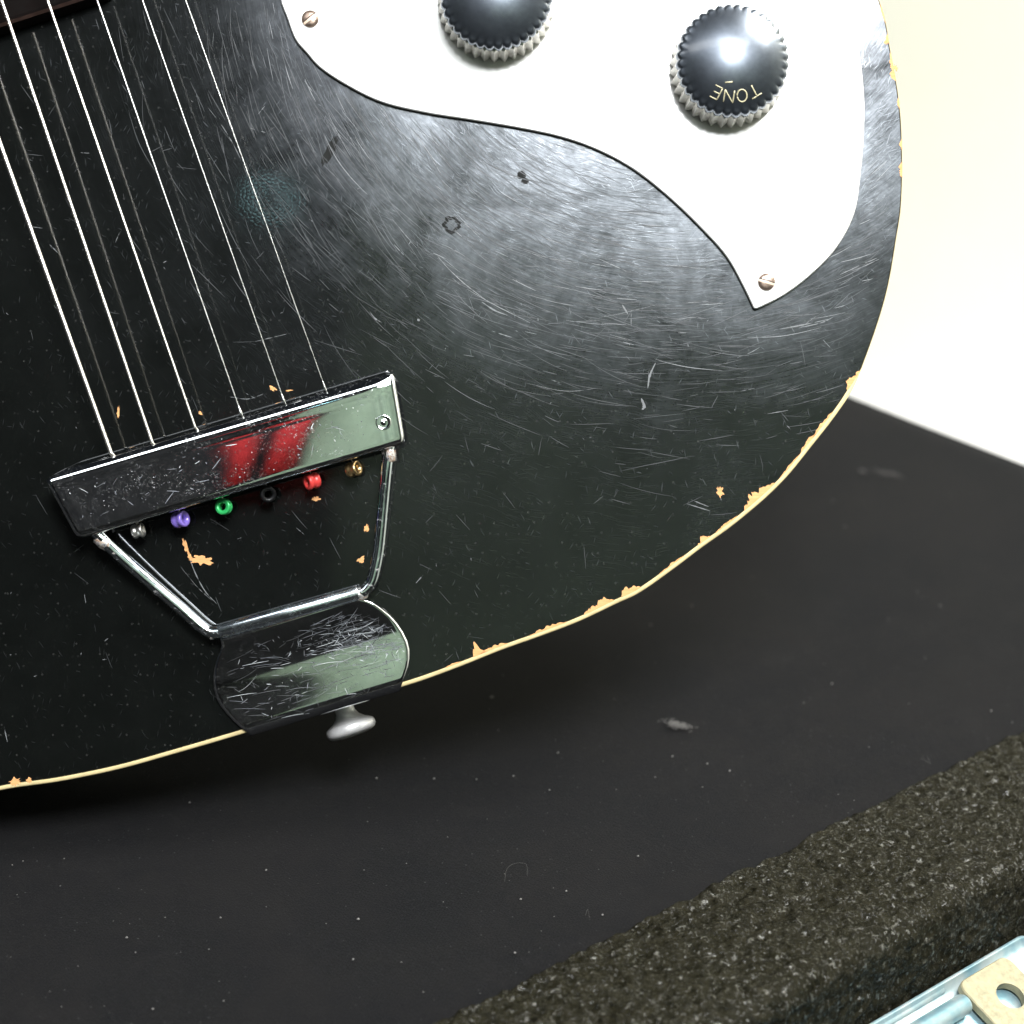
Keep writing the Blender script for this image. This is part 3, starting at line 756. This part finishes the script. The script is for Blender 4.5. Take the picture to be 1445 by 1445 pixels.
# bare wood chips, geometry just proud of the lacquer
def blob(px, py, lx, ly, ang, seed, n=26, jag=.42):
    rnd = random.Random(seed); P = []
    ca, sa = math.cos(R(ang)), math.sin(R(ang))
    for i in range(n):
        th = 2 * math.pi * i / n; r = 1 + jag * (rnd.random() - .5) * 2
        x, y = lx / 2 * r * math.cos(th), ly / 2 * r * math.sin(th)
        P.append(G2(px + x * ca - y * sa, py + x * sa + y * ca))
    return ccw(P)
def chip(poly, mat=M_WOOD, name='paint_chip', h=.00009):
    V_, F_ = loops([[v3(p, .00001) for p in poly], [v3(p, h) for p in poly]]); return gpart(name, V_, F_, mat, False)
for a in ((1016, 694, 14, 9, 75, 1), (385, 548, 9, 6, 20, 2), (286, 791, 32, 12, 8, 3), (510, 790, 12, 7, -35, 4), (517, 745, 7, 9, 10, 5), (446, 704, 11, 6, 0, 6),
          (167, 583, 4, 16, 5, 7), (21, 1103, 15, 11, 0, 8), (41, 1101, 8, 7, 0, 9), (262, 771, 5, 22, -22, 10), (268, 786, 5, 10, -30, 13), (283, 583, 6, 4, 30, 11), (408, 551, 10, 2, -5, 12),
          (1264, 96, 9, 5, 60, 14), (1250, 60, 6, 4, 50, 15)):
    chip(blob(*a))
inner_px = [Vector((p.x / KP + 722.5, 722.5 - p.y / KP)) for p in inn]
# dense run along the binding
dense = []
for i in range(N):
    a, b = inner_px[i], inner_px[(i + 1) % N]
    k = max(1, int((b - a).length / 1.5))
    for j in range(k): dense.append(a.lerp(b, j / k))
dense = [p for p in dense if -30 < p.x < 1300 and -30 < p.y < 1140]
def edge_chip(px, py, length, depth, seed, peak=.5):
    rnd = random.Random(seed); c = Vector((px, py)); i0 = min(range(len(dense)), key=lambda i: (dense[i] - c).length)
    n = max(4, int(length / 1.5)); idx = [max(1, min(len(dense) - 2, i0 - n // 2 + i)) for i in range(n + 1)]
    outer = []; inner = []
    for q, i in enumerate(idx):
        t = (dense[i + 1] - dense[i - 1]).normalized(); nr = Vector((t.y, -t.x))
        if nr.dot(Vector((600, 450)) - dense[i]) < 0: nr = -nr
        u = q / n; env = max(0, 1 - abs(u - peak) / (peak if u < peak else 1 - peak)) ** .6
        d = depth * env * (.55 + .75 * noise.noise(Vector((q * .30, seed * 3.3, 0))) + .35 * rnd.random())
        outer.append(dense[i] - nr * .4); inner.append(dense[i] + nr * max(.5, d))
    P = outer + inner[::-1]
    chip(ccw([G2(p.x, p.y) for p in P]))
for a in ((1074, 704, 52, 15, 1, .35), (996, 767, 20, 13, 2), (1030, 745, 36, 4, 3), (1165, 603, 40, 5, 4), (1145, 628, 34, 5, 5), (1202, 540, 22, 9, 6), (1208, 525, 10, 7, 61), (888, 833, 26, 17, 7, .3), (846, 861, 44, 12, 8, .6),
          (775, 891, 46, 5, 9), (676, 922, 16, 19, 10, .4), (698, 919, 34, 5, 11), (1260, 95, 40, 9, 12, .3), (1253, 55, 12, 7, 13), (1268, 146, 14, 5, 14), (1272, 240, 22, 7, 15), (1272, 205, 14, 4, 16), (1120, 662, 40, 3, 17), (950, 801, 40, 3, 18), (640, 940, 20, 3, 19), (1245, 20, 26, 3, 20)):
    edge_chip(*a)

# longer single scratches and dull marks
sv, sf = [], []
def scratch(pts, wpx, seed):
    P = crom([(x, y, 0) for x, y in pts], 6); rnd = random.Random(seed); V = []; F = []
    n = len(P)
    for i, p in enumerate(P):
        t = (P[min(i + 1, n - 1)] - P[max(0, i - 1)]).normalized(); nr = Vector((-t.y, t.x, 0))
        ww = (0 if (wpx < 3.2 and noise.noise(Vector((i * .8, seed * 7.7, 1))) > .18) else wpx * .27) * (math.sin(math.pi * (i + .3) / (n - .4)) * .8 + .2) * (.6 + .8 * rnd.random())
        for sgn in (-1, 1): q = p + nr * ww * sgn; V.append(G(q.x, q.y, .00006))
    for i in range(n - 1): F.append((2 * i, 2 * i + 1, 2 * i + 3, 2 * i + 2))
    k = len(sv); sv.extend(V); sf.extend([tuple(i + k for i in f) for f in F])
for i, (pts, wd) in enumerate([
    ([(925, 512), (917, 530), (914, 548)], 5), ([(905, 562), (909, 574), (906, 578)], 8), ([(680, 426), (698, 438), (716, 445)], 3.5), ([(694, 467), (712, 473), (722, 476)], 2.5),
    ([(522, 440), (530, 450), (539, 455)], 3), ([(589, 450), (592, 453)], 5), ([(975, 705), (1000, 715)], 3), ([(970, 711), (1002, 721)], 3), ([(1012, 690), (1018, 706)], 3),
    ([(1083, 584), (1112, 579)], 2), ([(1092, 466), (1135, 458), (1172, 450)], 3), ([(1130, 462), (1160, 455), (1175, 448)], 3), ([(1040, 505), (1060, 497), (1072, 490)], 1.6),
    ([(262, 762), (272, 800), (290, 835), (306, 852)], 3), ([(255, 800), (280, 830), (300, 848)], 1.2), ([(288, 145), (315, 180), (335, 215), (350, 250)], 1.5), ([(1045, 552), (1065, 548)], 1.5),
    ([(360, 482), (385, 476), (410, 470)], 1.6), ([(878, 430), (886, 443)], 5), ([(556, 345), (570, 360)], 2), ([(325, 560), (350, 563), (372, 556)], 1.6), ([(347, 555), (360, 562)], 1.4),
    ([(250, 540), (262, 560), (268, 566)], 1.4), ([(45, 320), (60, 322)], 1.5), ([(70, 345), (82, 357)], 2.2), ([(742, 415), (790, 428), (835, 434)], 1.6), ([(760, 400), (800, 407), (850, 420)], 1.4),
    ([(690, 1000), (691, 1001)], 1), ([(778, 536), (790, 540)], 1.5), ([(1110, 600), (1116, 606)], 1.5), ([(620, 360), (650, 385)], 1.4), ([(600, 335), (640, 352), (665, 368)], 1.5),
    ([(985, 398), (1010, 396)], 1.6), ([(940, 455), (975, 448), (1000, 450)], 1.4), ([(870, 345), (905, 352), (935, 350)], 1.5), ([(740, 540), (800, 552), (850, 546), (900, 535)], 1.2)]):
    scratch(pts, wd, i)
rnd = random.Random(3)
for i in range(95):            # small dings scattered over the face
    x, y = rnd.uniform(0, 1240), rnd.uniform(120, 1080)
    if y > 1090 - .30 * x - max(0, x - 700) * .5: continue
    if x > 380 and y < 440 and (x - 380) / 680 * 300 + 130 > y: continue
    L_ = rnd.uniform(1.5, 7) if rnd.random() < .85 else rnd.uniform(10, 22); an = rnd.uniform(0, 3.14)
    scratch([(x, y), (x + L_ * math.cos(an), y + L_ * math.sin(an))], rnd.uniform(.9, 2.2), i + 99)
so = gpart('scratch', sv, sf, M_MARK, False); so['kind'] = 'stuff'
# hairlines laid in arcs round the softbox's mirror point, their colour imitating its glints
M_H = [mat_plain('hairline_%s' % n, c, .5, .2, .3, .2) for n, c in (('bright', (.13, .135, .14)), ('mid', (.045, .048, .052)), ('faint', (.018, .020, .022)))]
hv, hf, hm = [], [], []
rnd = random.Random(21)
C0 = Vector((956, -112))
def inside_face(x, y):
    if x < -5 or y < 0 or y > 1100: return False
    if ((Vector((x, y)) - Vector((860, 250))).length > 400 and x > 1200): return False
    q = G2(x, y)
    return inpoly(q, inn) and not inpoly(q, guard2)
def inpoly(q, P):
    c = False; n = len(P)
    for i in range(n):
        a, b = P[i], P[i - 1]
        if (a.y > q.y) != (b.y > q.y) and q.x < (b.x - a.x) * (q.y - a.y) / (b.y - a.y) + a.x: c = not c
    return c
guard2 = poly_guard
def hair(x, y, ang, L, wpx, curve, slot, zf=None, V=None, F=None, M=None):
    n = max(3, int(L / 9)); pts = []; a = ang; px_, py_ = x, y
    for i in range(n + 1):
        pts.append((px_, py_)); a += curve + rnd.uniform(-.03, .03); px_ += math.cos(a) * L / n; py_ += math.sin(a) * L / n
    k = len(V)
    for i, (qx, qy) in enumerate(pts):
        q0, q1 = pts[max(0, i - 1)], pts[min(n, i + 1)]; t = Vector((q1[0] - q0[0], q1[1] - q0[1])).normalized()
        ww = wpx / 2 * (.25 + .75 * math.sin(math.pi * (i + .2) / (n + .4)))
        for sg in (-1, 1): V.append(zf(qx - t.y * ww * sg, qy + t.x * ww * sg))
    for i in range(n): F.append((k + 2 * i, k + 2 * i + 1, k + 2 * i + 3, k + 2 * i + 2)); M.append(slot)
face_z = lambda x, y: G(x, y, .00005)
cnt = 0
while cnt < 1500:
    if rnd.random() < .94: 
        th = rnd.uniform(R(38), R(172)); rr_ = rnd.gauss(510, 120)
        x, y = C0.x + math.cos(th) * rr_, C0.y + math.sin(th) * rr_
        ang = th + math.pi / 2 + rnd.gauss(0, .13); L = rnd.choice([18, 30, 45, 60, 90]) * rnd.uniform(.6, 1.2); cv = .045 * rnd.random()
    else:
        x, y = rnd.uniform(0, 1230), rnd.uniform(40, 1000); ang = rnd.choice([1.15, 1.2, .3, 2.4, .8]) + rnd.gauss(0, .25); L = rnd.uniform(5, 34); cv = rnd.gauss(0, .02)
    if not (0 < x < 1260 and 0 < y < 1050 and inside_face(x, y)) or not inside_face(x + math.cos(ang) * L, y + math.sin(ang) * L): continue
    near = (Vector((x, y)) - C0).length < 640
    u = rnd.random(); slot = (0 if u < .08 else 1 if u < .35 else 2) if near else (1 if u < .05 else 2)
    hair(x, y, ang, L, rnd.uniform(.45, 1.1), cv, slot, face_z, hv, hf, hm); cnt += 1
ho = gpart('hairline', hv, hf, M_H, False, hm); ho['kind'] = 'stuff'
# hairlines on the chrome foot and bar
def foot_z(x, y):
    wv = y + .302 * (x - 440); i = 0
    while i < len(rows) - 2 and rows[i + 1][0] < wv: i += 1
    a, b = rows[i], rows[i + 1]; t = min(1, max(0, (wv - a[0]) / (b[0] - a[0]))); h = a[3] + (b[3] - a[3]) * t
    xl, xr = a[1] + (b[1] - a[1]) * t, a[2] + (b[2] - a[2]) * t; u = (x - xl) / (xr - xl)
    return G(x, y, h + .0001 * (1 - (2 * u - 1) ** 2) + .00005)
M_C = [mat_plain('chrome_scratch_%s' % n, c, .45, .5, .3, .2) for n, c in (('bright', (.50, .53, .55)), ('mid', (.17, .18, .20)), ('faint', (.07, .075, .08)))]
cv_, cf_, cm_ = [], [], []
cnt = 0
while cnt < 560:
    if rnd.random() < .55: x, y = rnd.gauss(500, 42), rnd.gauss(905, 22)
    else: x, y = rnd.uniform(305, 572), rnd.uniform(865, 1020)
    u = rnd.random()
    if u < .45: ang, L = -.29 + rnd.gauss(0, .14), rnd.uniform(8, 46)
    else: ang, L = rnd.uniform(0, 3.14), rnd.uniform(1.5, 13)
    ok = True
    for (qx, qy) in ((x, y), (x + math.cos(ang) * L, y + math.sin(ang) * L)):
        wv = qy + .302 * (qx - 440)
        if not 876 < wv < 1002: ok = False; break
        xl = min(r_[1] for r_ in rows if abs(r_[0] - wv) < 16); 
        xl = max(r_[1] for r_ in rows if abs(r_[0] - wv) < 16) + 2; xr = min(r_[2] for r_ in rows if abs(r_[0] - wv) < 16) - 2
        if not xl < qx < xr: ok = False; break
    if not ok: continue
    hair(x, y, ang, L, rnd.uniform(.35, .95), rnd.gauss(0, .07), rnd.choice([0, 1, 1, 2, 2, 2]), foot_z, cv_, cf_, cm_); cnt += 1
ho = link('hairline', cv_, cf_, M_C, tp, False, cm_); ho['kind'] = 'stuff'
cv_, cf_, cm_ = [], [], []
def bar_z(x, y): return G(x, y, .01084)
cnt = 0
while cnt < 170:
    u, v = rnd.uniform(.04, .95), rnd.uniform(.16, .88)
    x = 65 + 491 * u + 30 * v; y = 676 - 145 * u + 86 * v
    ang = rnd.choice([.7, .75, -.3, 2.2, -.28]) + rnd.gauss(0, .3); L = rnd.choice([1.5, 1.5, 2, 2, 3, 6, 16]) * rnd.uniform(.6, 1.3)
    v2 = v + math.sin(ang + .28) * L / 88
    if not .14 < v2 < .90 or (x > 515): continue
    hair(x, y, ang, L, rnd.uniform(.5, 1.2), rnd.gauss(0, .03), rnd.choice([0, 1, 1, 2, 2]), bar_z, cv_, cf_, cm_); cnt += 1
ho = link('hairline', cv_, cf_, M_C, tp, False, cm_); ho['kind'] = 'stuff'
for a in ((637, 317, 26, 25, 0, 31),):
    pr_o = [G2(637 + (12 + 2.2 * math.sin(t * 1.7) + math.sin(t * 3.1)) * math.cos(t * .2618), 317 + (12.5 + 1.6 * math.sin(t * 1.3)) * math.sin(t * .2618)) for t in range(24)]
    pr_o = ccw(pr_o); pi_ = offset(pr_o, 4.5 * KP)
    V_, F_ = loops([[v3(p, .00001) for p in pr_o], [v3(p, .00004) for p in pr_o], [v3(p, .00004) for p in pi_], [v3(p, .00001) for p in pi_]], False, False)
    gpart('dull_ring', V_, F_, M_DENT, False)
chip(blob(736, 247, 13, 11, 0, 33, 14, .2), M_DENT, 'dull_mark', .00004); chip(blob(741, 255, 11, 9, 0, 34, 14, .2), M_DENT, 'dull_mark', .00004)
chip(blob(466, 212, 12, 44, 28, 35, 22, .25), M_DENT, 'dull_mark', .00004)

# ------------------------------------------------------------------ lint and dust on the lining
V = []; F = []; rnd = random.Random(5)
def fleck(p, r, col=0):
    k = len(V); n = 6; c0 = case_frame(p)
    for zz, rr in ((.0002, r), (.0002 + r * .7, r * .5)):
        for i in range(n):
            th = 2 * math.pi * i / n + rnd.random() * .4; V.append(c0 + Vector((rr * math.cos(th) * (.7 + .6 * rnd.random()), rr * math.sin(th), zz)))
    for i in range(n): j = (i + 1) % n; F.append((k + i, k + j, k + n + j, k + n + i))
    F.append(tuple(k + n + i for i in range(n)))
def case_frame(wp): q = wp - A0; return Vector((q.dot(E1), q.dot(E2), .0008 + 0))
for i in range(210):
    px, py = rnd.uniform(0, 1445), rnd.uniform(560, 1440)
    p = ground(px, py); q = p - A0
    if q.dot(E2) < .002 or q.dot(E1) > SFAR - .003: continue
    fleck(p, rnd.choice([.00010, .00013, .00016, .00020, .0003]) * (1 if rnd.random() < .97 else 1.8))
dust = bpy.data.objects.new('lint', bpy.data.meshes.new('lint')); dust.data.from_pydata([tuple(v) for v in V], [], F); dust.data.materials.append(M_SPECK)
COL.objects.link(dust); dust.matrix_world = Matrix(((E1.x, E2.x, 0, A0.x), (E1.y, E2.y, 0, A0.y), (0, 0, 1, 0), (0, 0, 0, 1)))
tag(dust, 'fine pale lint specks scattered over the black plush lining', 'lint', kind='stuff')
def tuft(px, py, n, spread, label, mat=M_LINT, r=.00006, squash=.45):
    c = ground(px, py); parts = []; rnd = random.Random(px)
    for i in range(n):
        a = rnd.gauss(0, 1) * spread; b = rnd.gauss(0, 1) * spread * squash; an = rnd.uniform(-.6, 1.2)
        p = Vector((a, b, .0006 + rnd.random() * .0006)); d = Vector((math.cos(an), math.sin(an), rnd.uniform(-.1, .2))) * spread * rnd.uniform(.4, .9)
        m_ = p + d * .5 + Vector((rnd.gauss(0, 1), rnd.gauss(0, 1), .2)) * spread * .15
        parts.append(tube([p, m_, p + d], r, 4, False))
    V_, F_ = join(*parts); o = link('lint_tuft', V_, F_, mat, None); o.location = (c.x, c.y, .0004); o.rotation_euler = (0, 0, -.5)
    return tag(o, label, 'lint')
tuft(953, 1028, 150, .0017, 'largest grey tuft of lint on the black lining, right of the strap button')
tuft(1216, 669, 60, .0006, 'small bright tuft of lint on the lining near the white table edge', M_SPECK)
tuft(1250, 673, 46, .0026, 'faint smeared wisp of lint beside the small bright tuft', M_LINT, .00003, .3)

def fibre(pts, label):
    P = [ground(x, y) for x, y in pts]; c = P[0].copy()
    V_, F_ = tube(crom([q - c + Vector((0, 0, .0008 + .0006 * (i % 2))) for i, q in enumerate(P)], 8), .00002, 5)
    o = link('fibre', V_, F_, M_LINT); o.location = c; tag(o, label, 'fibre')
fibre([(712, 1248), (716, 1232), (728, 1222), (742, 1226), (744, 1240)], 'thin curled hair on the black lining close to the vinyl rim')
fibre([(1298, 1074), (1304, 1078), (1312, 1081), (1308, 1073)], 'short bent hair on the lining near the right edge of the picture')
fibre([(826, 1296), (829, 1290), (832, 1299)], 'tiny pale bent thread on the lining left of the vinyl rim')
